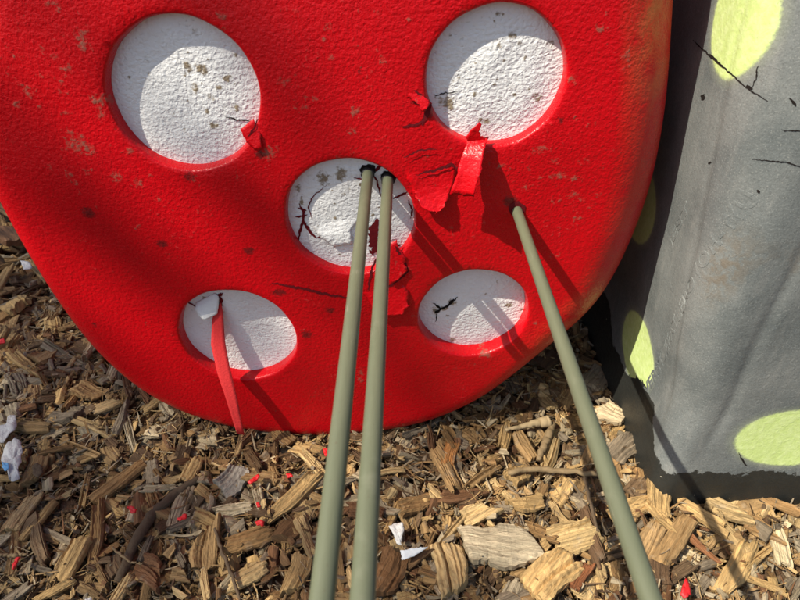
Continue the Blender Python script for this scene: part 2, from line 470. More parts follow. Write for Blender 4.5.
# sun-faded orange along the right-hand rim
dmin = np.full(len(P), 9.0)
for q in ol: dmin = np.minimum(dmin, np.hypot(P[:, 0] - q[0], P[:, 2] - q[1]))
fade = np.clip(1 - np.abs(dmin - 0.035) / 0.055, 0, 1) * np.clip((P[:, 0] - 0.20) / 0.08, 0, 1)
fade *= 0.35 + 0.65 * np.clip((P[:, 2] - 0.58) / 0.12, 0, 1) + 0.5 * np.clip((0.38 - P[:, 2]) / 0.1, 0, 1)
attr(body, 'fade', np.clip(fade, 0, 1))

# white spots at the bottom of the dimples
WD = [[(189, 66, 5, 7), (202, 68, 8, 7), (196, 87, 5, 6), (212, 96, 4, 4), (228, 77, 6, 4), (220, 86, 4, 3), (215, 124, 6, 4), (194, 31, 3, 4), (236, 107, 5, 4), (236, 54, 3, 3), (208, 110, 3, 3)],
      [(448, 103, 8, 9), (440, 100, 3, 6), (513, 35, 5, 4), (499, 46, 3, 5), (551, 43, 5, 5), (538, 98, 5, 5), (485, 120, 7, 4), (475, 93, 3, 3), (520, 44, 4, 3), (500, 14, 4, 3)],
      [(324, 176, 7, 8), (341, 172, 6, 8), (299, 188, 3, 5), (302, 198, 2, 6)],
      [(205, 300, 4, 3)],
      [(452, 302, 5, 4), (436, 311, 5, 4), (509, 306, 5, 3), (453, 341, 4, 3), (444, 308, 4, 3)]]
spot_lab = ['white spot in the upper left, speckled with brown dirt', 'white spot in the upper right with a brown scab at its left rim', 'cracked and torn middle white spot that two rods pass through',
            'white spot in the lower left with a peeled flap', 'white spot in the lower right with a short dark crack']
spots = []
for i, (cx, cz, rad, dep) in enumerate(DIMP):
    VV, FF = [(cx, 0, cz)], []
    NR = 34
    for k in range(1, NR + 1):
        rr = (rad + 0.002) * wob(i, ang) * k / NR
        VV += [(x, 0, z) for x, z in zip(cx + rr * np.cos(ang), cz + rr * np.sin(ang))]
    def dish(x, z, cx=cx, cz=cz, rad=rad, dep=dep, i=i):
        q = min(1.0, math.hypot(x - cx, z - cz) / rad)
        return YF - bulge(x, z) + dep - 0.004 * (1 - q * q) * (1 if i != 3 else -1.4) + 0.0012 * noise.noise(Vector((x * 28, z * 28, i * 3.1)))
    VV = [(x, dish(x, z), z) for x, _, z in VV]
    for k in range(ND): FF.append((0, 1 + k, 1 + (k + 1) % ND))
    for r_ in range(NR - 1):
        b = 1 + r_ * ND
        for k in range(ND):
            j = (k + 1) % ND
            FF.append((b + k, b + ND + k, b + ND + j, b + j))
    o = mesh_obj('white_spot', VV, FF, M_WHITE, red)
    fix_normals(o)
    o['label'] = spot_lab[i]
    wr_ = np.random.default_rng(40 + i)
    ex_ = []
    pc_ = [(184, 89), (495, 73), (350, 211), (238, 331), (473, 308)][i]
    for _ in range(22 if i < 3 else 8):
        ex_.append((pc_[0] + wr_.normal(0, 34), pc_[1] + wr_.normal(0, 28), wr_.uniform(1.0, 2.6), wr_.uniform(1.0, 2.4)))
    attr(o, 'dirt', stain_field(np.array(VV), WD[i] + ex_, YF + dep - 0.006))
    spots.append((o, dish))

def surf_pt(px, py, depth_fn, lift):
    p = on_y(px, py, YF)
    for _ in range(4):
        p = on_y(px, py, depth_fn(p[0], p[2]) - lift)
    return p
face_fn = lambda x, z: YF - bulge(x, z)
# a torn sheet: rows of (left px, right px, lift at left, lift at right), 1.6 mm thick
def sheet(name, rows, mat, parent, fn=face_fn, nu=7, thick=0.0016, sub=4, seed=0, jag=0.0012, curl=0.0, root=None):
    rows = [r if len(r) == 4 else (r[0], r[1], r[2], r[2]) for r in rows]
    L = np.array([[*r[0], r[2]] for r in rows], float); Rr = np.array([[*r[1], r[3]] for r in rows], float)
    n = (len(rows) - 1) * sub + 1
    tt = np.linspace(0, len(rows) - 1, n); k = np.arange(len(rows))
    L = np.c_[[np.interp(tt, k, L[:, c]) for c in range(3)]].T; Rr = np.c_[[np.interp(tt, k, Rr[:, c]) for c in range(3)]].T
    V, F = [], []
    for a in range(n):
        for b in range(nu):
            u = b / (nu - 1)
            px, py, li = L[a] * (1 - u) + Rr[a] * u
            li = li + curl * (2 * u - 1) ** 2 * (a / (n - 1)) + 0.0008 * noise.noise(Vector((px * 0.15, py * 0.15, seed)))
            p = surf_pt(px, py, fn, li)
            j = 0.0
            if b in (0, nu - 1) or a == n - 1: j = jag * noise.noise(Vector((px * 0.6, py * 0.6, seed + 5.0)))
            V.append((p[0] + j, p[1], p[2] + j))
    m = len(V)
    V += [(x, y + thick, z) for x, y, z in V]
    for a in range(n - 1):
        for b in range(nu - 1):
            q = (a * nu + b, a * nu + b + 1, (a + 1) * nu + b + 1, (a + 1) * nu + b)
            F.append(q); F.append(tuple(m + i for i in reversed(q)))
    rim = [b for b in range(nu)] + [a * nu + nu - 1 for a in range(1, n)] + [(n - 1) * nu + b for b in range(nu - 2, -1, -1)] + [a * nu for a in range(n - 2, 0, -1)]
    for i in range(len(rim)):
        p, q = rim[i], rim[(i + 1) % len(rim)]
        F.append((p, m + p, m + q, q))
    o = mesh_obj(name, V, F, mat, parent); fix_normals(o)
    return o
def crack(name, lines, mat, parent, fn=face_fn, lift=0.0006, seed=1):
    for li, (pl, w) in enumerate(lines):
        V, F = [], []
        pl = np.array(pl, float); k = np.arange(len(pl)); n = max(8, int(np.sum(np.linalg.norm(np.diff(pl, axis=0), axis=1)) / 1.6))
        tt = np.linspace(0, len(pl) - 1, n)
        X = np.interp(tt, k, pl[:, 0]); Y = np.interp(tt, k, pl[:, 1])
        X = X + np.array([1.2 * noise.noise(Vector((x * .35, y * .35, seed + li))) for x, y in zip(X, Y)])
        Y = Y + np.array([1.2 * noise.noise(Vector((x * .35, y * .35, seed + li + 9))) for x, y in zip(X, Y)])
        dx, dy = np.gradient(X), np.gradient(Y); l = np.hypot(dx, dy) + 1e-9
        b0 = len(V)
        for a in range(n):
            e = math.sin(math.pi * min(0.98, max(0.02, a / (n - 1)))) ** 0.5
            hw = 0.62 * w * e * (0.7 + 0.9 * abs(noise.noise(Vector((X[a] * .5, Y[a] * .5, seed + 3.3)))))
            for s in (-1, 1):
                V.append(surf_pt(X[a] - s * dy[a] / l[a] * hw, Y[a] + s * dx[a] / l[a] * hw, fn, lift))
        for a in range(n - 1):
            F.append((b0 + 2 * a, b0 + 2 * a + 1, b0 + 2 * a + 3, b0 + 2 * a + 2))
        mesh_obj(name, V, F, mat, parent)

# torn skin round the upper right and middle spots
o = sheet('torn_strip', [((468, 139), (489, 137), -.0022), ((466, 145), (487, 143), .004, .009), ((462, 156), (484, 154), .012, .021), ((457, 174), (480, 175), .019, .031), ((450, 194), (474, 197), .021, .035)], M_REDP, red, nu=9, seed=1, thick=.0009, jag=.003, curl=.003)
o['label'] = 'hanging red strip of skin below the upper right spot'
sheet('torn_strip', [((480, 122), (482, 125), .0015), ((471, 130), (480, 131), .001), ((466, 137), (482, 137), .0004), ((468, 143), (488, 141), -.0022)], M_REDP, red, fn=lambda x, z: YF - 0.009, seed=2, thick=.001, jag=.003)
sheet('torn_flap', [((400, 160), (458, 150), -.0022), ((408, 176), (457, 168), .0004), ((412, 190), (455, 182), .0018, .002), ((415, 199), (450, 194), .0045, .005), ((421, 207), (445, 206), .009, .010), ((430, 212), (440, 212), .012)], M_REDP, red, nu=13, seed=3, thick=.0009, jag=.006, curl=.002)
sheet('torn_flap', [((404, 88), (414, 84), -.0022), ((408, 96), (423, 94), .0003), ((416, 104), (430, 102), .003), ((422, 111), (427, 110), .005)], M_REDP, red, nu=7, seed=4, thick=.0009, jag=.004)
sheet('torn_flap', [((380, 248), (397, 240), -.0022), ((385, 262), (403, 256), .0008), ((388, 277), (408, 270), .0035), ((391, 284), (397, 281), .005)], M_REDP, red, nu=9, seed=5, thick=.0009, jag=.005)
sheet('torn_flap', [((362, 284), (398, 276), -.0022), ((367, 297), (408, 291), .0010), ((373, 310), (410, 304), .005), ((379, 317), (401, 316), .008)], M_REDP, red, nu=11, seed=6, thick=.0009, jag=.006, curl=.002)
sheet('torn_flap', [((240, 130), (254, 118), -.0022), ((247, 142), (260, 133), .0008), ((256, 149), (262, 149), .004)], M_REDP, red, seed=7, thick=.0009, jag=.003)
crack('crack', [([(414, 90), (424, 98), (432, 104)], 2.4), ([(431, 103), (427, 114), (422, 125)], 4.0), ([(425, 121), (414, 125), (402, 127)], 2.6),
                ([(272, 283), (300, 288), (330, 295), (349, 298)], 2.2), ([(395, 246), (402, 258), (409, 271)], 2.4), ([(409, 271), (398, 280), (388, 287)], 2.2),
                ([(440, 168), (452, 164), (455, 172)], 2.4), ([(258, 118), (254, 128), (247, 138)], 1.6), ([(380, 252), (372, 268), (368, 290)], 2.0)], M_CRACKR, red)
crack('crack', [([(416, 175), (436, 170), (452, 165), (461, 171)], 2.6), ([(404, 158), (420, 150), (438, 149)], 1.6)], M_CRACKR, red, face_fn, 0.0030, 12)
# middle spot: cracks, red foam showing, a lifted piece
dC = spots[2][1]
crack('crack', [([(299, 204), (304, 212), (303, 222), (300, 231), (298, 243)], 2.4), ([(303, 221), (309, 230), (316, 238)], 2.6), ([(295, 217), (307, 215)], 1.6), ([(298, 208), (307, 211)], 1.4),
                ([(316, 238), (328, 234), (340, 232)], 2.2), ([(327, 185), (313, 196), (308, 207), (312, 219)], 1.0), ([(371, 171), (377, 181), (381, 197)], 1.8), ([(374, 172), (383, 164)], 2.6),
                ([(354, 178), (364, 179)], 1.2), ([(393, 199), (401, 195), (411, 191)], 2.0), ([(408, 200), (412, 209), (411, 219)], 1.8), ([(369, 250), (374, 256)], 2.2), ([(396, 247), (400, 244)], 2)],
      M_CRACKR, red, dC, 0.0008, 3)
crack('bare_foam_patch', [([(378, 219), (374, 228), (373, 238), (376, 247), (373, 253)], 9.0)], M_CRACKR, red, dC, 0.0012, 8)
sheet('lifted_skin', [((307, 208), (366, 196), -.004), ((313, 227), (362, 217), .0002), ((320, 236), (350, 230), .0035, .003), ((334, 247), (352, 244), .004, .004)], M_WHITE, red, dC, nu=12, seed=9, jag=0.0025, thick=0.001)
# lower left spot: peeled white flap with red foam strip hanging from it
dL = spots[3][1]
sheet('peeled_flap', [((196, 303), (215, 293), .004, .002), ((195, 309), (219, 299), .010, .006), ((199, 317), (218, 308), .015, .010), ((205, 320), (217, 314), .017, .012)], plain('white_peel', (0.84, 0.84, 0.82), 0.6, 0.3, 200, 0.15, 0.002), red, dL, nu=8, seed=10, jag=0.002)
crack('crack', [([(184, 301), (192, 304), (197, 308)], 1.4), ([(216, 313), (220, 303), (219, 295)], 5.0), ([(218, 296), (223, 293)], 2.4)], M_CRACKR, red, dL, 0.0010, 4)
o = sheet('hanging_strip', [((216, 306), (221, 303), .004), ((212, 320), (223, 316), .011), ((211, 345), (225, 343), .024), ((217, 372), (230, 370), .042), ((226.5, 401), (237, 399), .058), ((237, 434), (244, 435), .072)],
          M_SUNRED, red, dL, nu=5, thick=0.002, seed=11, jag=0.0006)
o['label'] = 'long narrow red foam strip hanging out of the lower left spot'
# lower right and upper spots
crack('crack', [([(433, 303), (441, 309), (449, 305), (458, 297)], 2.0), ([(441, 309), (435, 313)], 2.6), ([(437, 311), (436, 322)], 1.0), ([(449, 304), (454, 299)], 3.0)], M_CRACK, red, spots[4][1], 0.0008, 5)
crack('crack', [([(225, 117), (238, 120), (252, 121)], 1.4)], M_CRACK, red, spots[0][1], 0.0008, 6)
crack('crack', [([(434, 96), (446, 93), (458, 92)], 1.2)], M_CRACK, red, spots[1][1], 0.0008, 7)

# dark crushed holes where the rods go in
def puncture(px, py, fn, rpx, seed):
    V, F = [surf_pt(px, py, fn, -0.0005)], []
    for r_ in (0.55, 1.0):
        for k in range(28):
            a = 2 * math.pi * k / 28
            q = rpx * r_ * (1 + .28 * noise.noise(Vector((math.cos(a) * 2, math.sin(a) * 2, seed))) + .12 * noise.noise(Vector((math.cos(a) * 6, math.sin(a) * 6, seed))))
            V.append(surf_pt(px + q * math.cos(a), py - q * 0.92 * math.sin(a), fn, 0.0009))
    for k in range(28):
        j = (k + 1) % 28
        F.append((0, 1 + k, 1 + j)); F.append((1 + k, 29 + k, 29 + j, 1 + j))
    mesh_obj('puncture', V, F, M_CRACKR if seed == 3 else M_CRACK, red)
puncture(368, 171.5, spots[2][1], 8.0, 1); puncture(388.5, 178, spots[2][1], 7.8, 2); puncture(517, 209, face_fn, 8.2, 3)

# ------------------------------------------------------------------ three painted steel rods
def tube(path, radii, n=24, cap=True):
    V, F = [], []
    path = [Vector(p) for p in path]
    for i, p in enumerate(path):
        d = (path[min(i + 1, len(path) - 1)] - path[max(i - 1, 0)]).normalized()
        a = Vector((0, 0, 1)) if abs(d.z) < 0.9 else Vector((1, 0, 0))
        u = d.cross(a).normalized(); w = d.cross(u)
        for k in range(n):
            t_ = 2 * math.pi * k / n
            V.append(p + (u * math.cos(t_) + w * math.sin(t_)) * radii[i])
    for i in range(len(path) - 1):
        for k in range(n):
            j = (k + 1) % n
            F.append((i * n + k, i * n + j, (i + 1) * n + j, (i + 1) * n + k))
    if cap:
        F.append(tuple(range(n))); F.append(tuple(range((len(path) - 1) * n, len(path) * n)))
    return V, F
ROD_D = 0.0152
rods = [((368, 173), (322, 600), 0.346, 'left of the two sage green steel rods side by side in the middle white spot'),
        ((388, 179), (362.5, 600), 0.346, 'right of the two sage green steel rods side by side in the middle white spot'),
        ((517, 211), (651, 600), 0.402, 'single sage green steel rod sticking out of plain red vinyl on the right')]
for i, (b, e, dep, lab) in enumerate(rods):
    cxz = DIMP[2]
    p0 = Vector(surf_pt(*b, spots[2][1] if i < 2 else face_fn, 0.0))
    d = ray(*e); p1 = Vector(np.array([0, 0, CAM_H]) + d * dep)
    dr = (p1 - p0).normalized()
    end = p0 + dr * 0.80
    r = ROD_D / 2
    root = empty('rod', p0)
    tag(root, lab, 'rod', 'green steel rods in the red play piece')
    st = [p0 - dr * 0.05 + dr * s for s in np.linspace(0, 0.846, 24)] + [end - dr * 0.002, end]
    V, F = tube(st, [r] * 24 + [r * 0.96, r * 0.8], 32)
    o = mesh_obj('shaft', V, F, M_ROD, root); fix_normals(o)
    if i == 2: continue
    V, F = tube([p0 - dr * 0.02, p0 + dr * 0.004, p0 + dr * 0.0065, p0 + dr * 0.0075], [r * 1.24, r * 1.22, r * 1.12, r * 1.01], 32)
    o = mesh_obj('collar', V, F, M_DARK, root); fix_normals(o)

# ------------------------------------------------------------------ the grey rubber block
X0, Y0, XR, YB = 0.434, 0.615, 1.10, 1.50
def xl(z): return X0 - 0.032 * (max(0, z - 0.12) / 0.6) + 0.006 * math.exp(-((z - 0.22) / 0.07) ** 2)
def yf(z): return Y0 + 0.050 * (max(0, z - 0.06) / 0.7) + 0.010 * (1 - math.exp(-(z / 0.10) ** 2))
def rc(z): return 0.030 + 0.058 * min(1.0, z / 0.7)
ZT = 1.02
V, F = [], []
zs = np.concatenate([[-0.02, -0.008, 0.0], np.arange(0.006, ZT - 0.05, 0.006), ZT - 0.05 + 0.05 * np.sin(np.linspace(0, math.pi / 2, 7))])
NCOR, NL = 18, 84
rows_n = None
for z in zs:
    a, b = xl(z), yf(z)
    ins = 0.05 - math.sqrt(max(0, 0.05 ** 2 - max(0, z - (ZT - 0.05)) ** 2))
    ins += 0.006 * (1 if z < -0.01 else 0.4 if z < -0.004 else 0.0)
    x0, y0, x1, y1, r = a + ins, b + ins, XR - (a - X0) - ins, YB - (b - Y0) - ins, rc(z)
    ring = []
    for k in range(NL): ring.append((x0, y1 - r - (y1 - y0 - 2 * r) * k / NL))              # left side, back to front
    for k in range(NCOR):
        t_ = math.pi / 2 * k / NCOR; ring.append((x0 + r - r * math.cos(t_), y0 + r - r * math.sin(t_)))
    for k in range(NL): ring.append((x0 + r + (x1 - x0 - 2 * r) * k / NL, y0))
    for k in range(6):
        t_ = math.pi / 2 * k / 6; ring.append((x1 - r + r * math.sin(t_), y0 + r - r * math.cos(t_)))
    for k in range(20): ring.append((x1, y0 + r + (y1 - y0 - 2 * r) * k / 20))
    for k in range(6):
        t_ = math.pi / 2 * k / 6; ring.append((x1 - r + r * math.cos(t_), y1 - r + r * math.sin(t_)))
    for k in range(20): ring.append((x1 - r - (x1 - x0 - 2 * r) * k / 20, y1))
    for k in range(6):
        t_ = math.pi / 2 * k / 6; ring.append((x0 + r - r * math.sin(t_), y1 - r + r * math.cos(t_)))
    rows_n = len(ring)
    for (x, y) in ring:
        # shallow dents and two moulded creases either side of the corner
        dn = 0.0028 * noise.noise(Vector((x * 7, y * 7, z * 5))) + 0.0012 * noise.noise(Vector((x * 22, y * 22, z * 12)))
        cr = 0.0030 * math.exp(-((y - (b + r + 0.002)) / 0.005) ** 2) * (1 if x < a + 0.01 else 0) * min(1, max(0, z - 0.12) / 0.1)
        cr2 = 0.0035 * math.exp(-((x - (a + r + 0.012 + 0.05 * z)) / 0.007) ** 2) * (1 if y < b + 0.012 else 0) * min(1, max(0, z - 0.10) / 0.1)
        sx = 1 if x < a + r * 0.7 else 0
        V.append((x + dn + cr, y + dn * 0.6 + cr2, z))
for j in range(len(zs) - 1):
    for i in range(rows_n):
        k = (i + 1) % rows_n
        F.append((j * rows_n + i, j * rows_n + k, (j + 1) * rows_n + k, (j + 1) * rows_n + i))
F.append(tuple(range((len(zs) - 1) * rows_n, len(zs) * rows_n)))
grey = empty('rubber_block', (0.7, 0.9, 0))
tag(grey, 'tall weathered grey rubber block with sprayed lime green spots and a worn black foot', 'play block')
gb = mesh_obj('block_body', V, F, M_GREY, grey); fix_normals(gb)
P = np.array([v.co[:] for v in gb.data.vertices])
isleft = (P[:, 0] < X0 + 0.10) & (P[:, 1] > 0.655)
SP = np.full(len(P), -1.0)
def left_at(px, py):
    p = on_x(px, py, X0)
    for _ in range(4): p = on_x(px, py, xl(p[2]))
    return p
def front_at(px, py):
    p = on_y(px, py, Y0)
    for _ in range(4): p = on_y(px, py, yf(p[2]))
    return p
def add_spot(fn, px, py, ax_, hx, hz):
    c = fn(px, py)
    d = np.sqrt(((P[:, ax_] - c[ax_]) / hx) ** 2 + ((P[:, 2] - c[2]) / hz) ** 2)
    val = 1 - d
    m = np.abs(P[:, 1 - ax_] - c[1 - ax_]) < 0.06
    SP[m] = np.maximum(SP[m], val[m])
    return c
add_spot(left_at, 637, 349, 1, 0.082, 0.064)
add_spot(left_at, 737, 18, 1, 0.062, 0.070)
add_spot(left_at, 640, 204, 1, 0.070, 0.070)
add_spot(front_at, 793, 438, 0, 0.092, 0.060)
add_spot(front_at, 960, 200, 0, 0.09, 0.07)
attr(gb, 'spot', SP)
blend = np.clip((P[:, 1] - 0.66) / 0.06, 0, 1) * (P[:, 0] < 0.6)
lim = 0.082 + 0.072 * blend - 0.05 * np.clip((P[:, 1] - 0.76) / 0.08, 0, 1) * (P[:, 0] < 0.6)
lim = lim + 0.05 * np.clip((P[:, 1] - 0.93) / 0.06, 0, 1) * (P[:, 0] < 0.6)  # black carried higher at the back left, painting the gap's shade darker
attr(gb, 'wear', lim - P[:, 2])
c = left_at(708, 268)
attr(gb, 'rust', np.clip(1.3 - np.sqrt(((P[:, 1] - c[1]) / 0.02) ** 2 + ((P[:, 2] - c[2]) / 0.06) ** 2), 0, 1) * isleft)
lfn = None
def crack_left(name, lines, seed, w_scale=1.0, offs=-0.0012):
    for li, (pl, w) in enumerate(lines):
        V, F = [], []
        pl = np.array(pl, float); n = max(10, int(np.sum(np.linalg.norm(np.diff(pl, axis=0), axis=1)) / 1.6))
        tt = np.linspace(0, len(pl) - 1, n); k = np.arange(len(pl))
        X = np.interp(tt, k, pl[:, 0]); Y = np.interp(tt, k, pl[:, 1])
        X += [1.4 * noise.noise(Vector((x * .3, y * .3, seed + li))) for x, y in zip(X, Y)]
        Y += [1.4 * noise.noise(Vector((x * .3, y * .3, seed + li + 9))) for x, y in zip(X, Y)]
        dx, dy = np.gradient(X), np.gradient(Y); l = np.hypot(dx, dy) + 1e-9; b0 = len(V)
        for a in range(n):
            hw = 0.5 * w * math.sin(math.pi * min(.97, max(.03, a / (n - 1)))) ** .5 * (0.5 + 1.2 * abs(noise.noise(Vector((X[a] * .5, Y[a] * .5, seed)))))
            for s in (-1, 1): V.append(cast_grey(X[a] - s * dy[a] / l[a] * hw, Y[a] + s * dx[a] / l[a] * hw, 0.0007))
        for a in range(n - 1): F.append((b0 + 2 * a, b0 + 2 * a + 1, b0 + 2 * a + 3, b0 + 2 * a + 2))
        mesh_obj(name, V, F, M_CRACK, grey)
from mathutils.bvhtree import BVHTree
_bm = bmesh.new(); _bm.from_mesh(gb.data); GBVH = BVHTree.FromBMesh(_bm); _bm.free()
def cast_grey(px, py, lift):
    d = Vector(ray(px, py)).normalized()
    h = GBVH.ray_cast(Vector((0, 0, CAM_H)), d)
    if h[0] is None: return left_at(px, py)
    n = h[1] if h[1].dot(d) < 0 else -h[1]
    return h[0] + n * lift
crack_left('crack', [([(693, 40), (704, 50), (718, 62), (734, 76), (750, 90), (768, 101)], 2.2), ([(709, 54), (716, 60), (723, 66)], 4.0), ([(752, 88), (757, 76), (758, 66)], 2.0), ([(746, 86), (753, 89)], 5.0)], 2)
crack_left('crack', [([(752, 159), (775, 161), (790, 163), (806, 168)], 1.6)], 5)
crack_left('crack', [([(782, 130), (806, 131)], 1.2), ([(738, 452), (742, 460), (747, 466)], 2.0)], 6)
crack_left('scuff', [([(701, 96), (706, 98)], 5.0), ([(790, 98), (796, 106)], 3.0), ([(709, 163), (712, 162)], 2.4), ([(757, 190), (759, 192)], 3.0)], 7)

# moulded lettering along the corner
def lettering(text, size, p_from, p_to, bold=0.0005):
    cu = bpy.data.curves.new('letters', 'FONT')
    cu.body = text; cu.size = size; cu.extrude = 0.0003; cu.bevel_depth = 0.0004; cu.offset = bold; cu.resolution_u = 3; cu.space_character = 1.05
    tmp = bpy.data.objects.new('letters', cu); COL.objects.link(tmp)
    dg = bpy.context.evaluated_depsgraph_get(); dg.update()
    me = bpy.data.meshes.new_from_object(tmp.evaluated_get(dg))
    COL.objects.unlink(tmp); bpy.data.objects.remove(tmp); bpy.data.curves.remove(cu)
    a, b = Vector(p_from), Vector(p_to)
    right = (b - a).normalized()
    up0 = Vector((0, 1, 0)); up = (up0 - right * up0.dot(right)).normalized()
    nor = right.cross(up)
    w = max(v.co.x for v in me.vertices) - min(v.co.x for v in me.vertices)
    s = (b - a).length / w
    for v in me.vertices:
        p = a + right * (v.co.x * s) + up * v.co.y
        h = GBVH.ray_cast(Vector((p.x - 0.2, p.y, p.z)), Vector((1, 0, 0)))
        x = h[0].x if h[0] is not None else p.x
        v.co = (x - (v.co.z - 0.0001), p.y, p.z)
    me.materials.append(M_GREY)
    o = bpy.data.objects.new('moulded_lettering', me); COL.objects.link(o)
    o.parent = grey; o.matrix_parent_inverse = Matrix.Translation(-Vector(grey.location))
    n = len(me.vertices)
    attr(o, 'spot', [-1] * n); attr(o, 'wear', [-1] * n); attr(o, 'rust', [0.0] * n)
    return o
lettering('VERSTLEFATLEROVOH-WU', 0.026, left_at(647, 396), left_at(731, 196))
lettering('JEST', 0.022, left_at(670, 248), left_at(690, 205))

# ------------------------------------------------------------------ unseen crown and trunk added up-sun, out of frame, to shade the left
def leaf_mat():
    t = NT('leaves'); v = t.coord()
    r_ = t.n('NewGeometry').outputs['Random Per Island']
    return t.done(t.mix(r_, (0.035, 0.075, 0.018), (0.085, 0.13, 0.035)), 0.6, 0.3)
TREE_D = 12.0
cc = Vector((SHADE_X - 1.95, 0.75, 0)) + TO_SUN * TREE_D
tr = np.random.default_rng(5)
nl_ = 5800
dirs = tr.normal(size=(nl_, 3)); dirs /= np.linalg.norm(dirs, axis=1)[:, None]
rad_ = 1.95 * tr.random(nl_) ** (1 / 2.6)
lump = np.array([1 + .05 * noise.noise(Vector(d * 2.3)) for d in dirs])
ctr = dirs * (rad_ * lump)[:, None] * (1, 1, .95) + np.array(cc)
LV, LF = [], []
for c_ in ctr:
    a_ = tr.normal(size=3); a_ /= np.linalg.norm(a_); b_ = np.cross(a_, tr.normal(size=3)); b_ /= np.linalg.norm(b_)
    s_ = tr.uniform(.045, .085); k_ = len(LV)
    LV += [c_ - a_ * s_, c_ + b_ * s_ * .5 - a_ * s_ * .1, c_ + a_ * s_, c_ - b_ * s_ * .5 - a_ * s_ * .1]
    LF.append((k_, k_ + 1, k_ + 2, k_ + 3))
added_tree = empty('added_tree', (cc.x, cc.y, 0))
tag(added_tree, 'leafy green crown and trunk added out of view on the left to cast soft shade', 'added_tree')
mesh_obj('crown', LV, LF, leaf_mat(), added_tree, smooth=False)
V, F = tube([(cc.x, cc.y, -.1), (cc.x, cc.y, .3), (cc.x + .05, cc.y, 3), (cc.x - .05, cc.y + .05, 6.5), (cc.x, cc.y, 9.6)], [.26, .19, .15, .11, .03], 14)
mesh_obj('trunk', V, F, plain('tree_bark', (0.10, 0.075, 0.055), .9, .1, 20, .5, .02), added_tree)

# ------------------------------------------------------------------ wood chips
def chip_mesh(L, W, T, nl, nw, seed, taper=0.2, jag=0.12, bend=0.0, ridge=0.3):
    """closed splintery slab, grain along x; returns verts, faces, uv per vert"""
    r = np.random.default_rng(seed)
    u = np.linspace(-1, 1, nl); v = np.linspace(-1, 1, nw)
    def steps():                                   # broken ends: runs of fibres that snapped at the same length
        out = np.zeros(nw); k = 0; cur = r.uniform(-1, 1)
        while k < nw:
            run = r.integers(1, max(2, nw // 3) + 1); out[k:k + run] = cur + r.uniform(-.18, .18, len(out[k:k + run])); cur = np.clip(cur + r.normal(0, .9), -1, 1); k += run
        return out
    slope = r.normal(0, .35, 2)
    endL = -(steps() * jag + slope[0] * v * W / L); endR = steps() * jag + slope[1] * v * W / L
    U, VV = np.meshgrid(u, v, indexing='ij')
    X = np.where(U < 0, U * (1 - endL[None, :] * np.sign(1)) , U * (1 + endR[None, :])) * L / 2
    cs = [r.uniform(-taper, taper * .25) for _ in range(4)]
    wob1 = np.convolve(r.normal(0, .07, nl + 4), np.ones(5) / 2.2, 'valid')[:nl]; wob2 = np.convolve(r.normal(0, .07, nl + 4), np.ones(5) / 2.2, 'valid')[:nl]
    sideA = 1 + np.where(u < 0, cs[0] * np.abs(u) ** 1.3, cs[1] * np.abs(u) ** 1.3) + wob1
    sideB = 1 + np.where(u < 0, cs[2] * np.abs(u) ** 1.3, cs[3] * np.abs(u) ** 1.3) + wob2
    Y = np.where(VV > 0, VV * sideA[:, None], VV * sideB[:, None]) * W / 2 + r.uniform(-.15, .15) * W * U ** 2 + r.uniform(-.12, .12) * W * U
    rd = r.uniform(-1, 1, nw) * ridge
    rd[r.integers(1, nw - 1)] -= ridge * 2.2 * (r.random() < .6)
    if nw > 6: rd[r.integers(1, nw - 1)] -= ridge * 1.6
    drift = np.cumsum(r.normal(0, .10, nl))
    rl = r.uniform(-1, 1, (nl, nw)) * ridge * 0.30 + drift[:, None] * .35
    edge = 1 - 0.45 * np.clip((np.abs(VV) - .80) / .2, 0, 1) - 0.22 * np.clip((np.abs(U) - .9) / .1, 0, 1)
    crown = r.uniform(-.3, .5) * (1 - VV ** 2) + r.uniform(-.45, .45) * VV
    wedge = 1 + r.uniform(-.5, .5) * U
    top = (T / 2) * (edge + rd[None, :] + rl + crown) * wedge
    bot = -(T / 2) * (edge + rd[::-1][None, :] * .7 + rl[::-1] - crown * .5) * np.clip(wedge, .5, 2)
    tw = r.uniform(-.35, .35)
    bz = bend * L * U ** 2 + tw * U * Y
    Vt = np.stack([X, Y, top + bz], -1).reshape(-1, 3); Vb = np.stack([X, Y, np.minimum(bot, top - T * .15) + bz], -1).reshape(-1, 3)
    n = nl * nw
    i, j = np.meshgrid(np.arange(nl - 1), np.arange(nw - 1), indexing='ij'); a = (i * nw + j).ravel()
    ft = np.stack([a, a + nw, a + nw + 1, a + 1], -1); fb = np.stack([a, a + 1, a + nw + 1, a + nw], -1) + n
    rim = np.concatenate([np.arange(nw), np.arange(1, nl) * nw + nw - 1, (nl - 1) * nw + np.arange(nw - 2, -1, -1), np.arange(nl - 2, 0, -1) * nw])
    nx = np.roll(rim, -1); fs = np.stack([rim, nx, nx + n, rim + n], -1)
    uv = np.concatenate([np.stack([X, Y], -1).reshape(-1, 2), np.stack([X, Y + T], -1).reshape(-1, 2)])
    return np.vstack([Vt, Vb]), np.vstack([ft, fb, fs]), uv

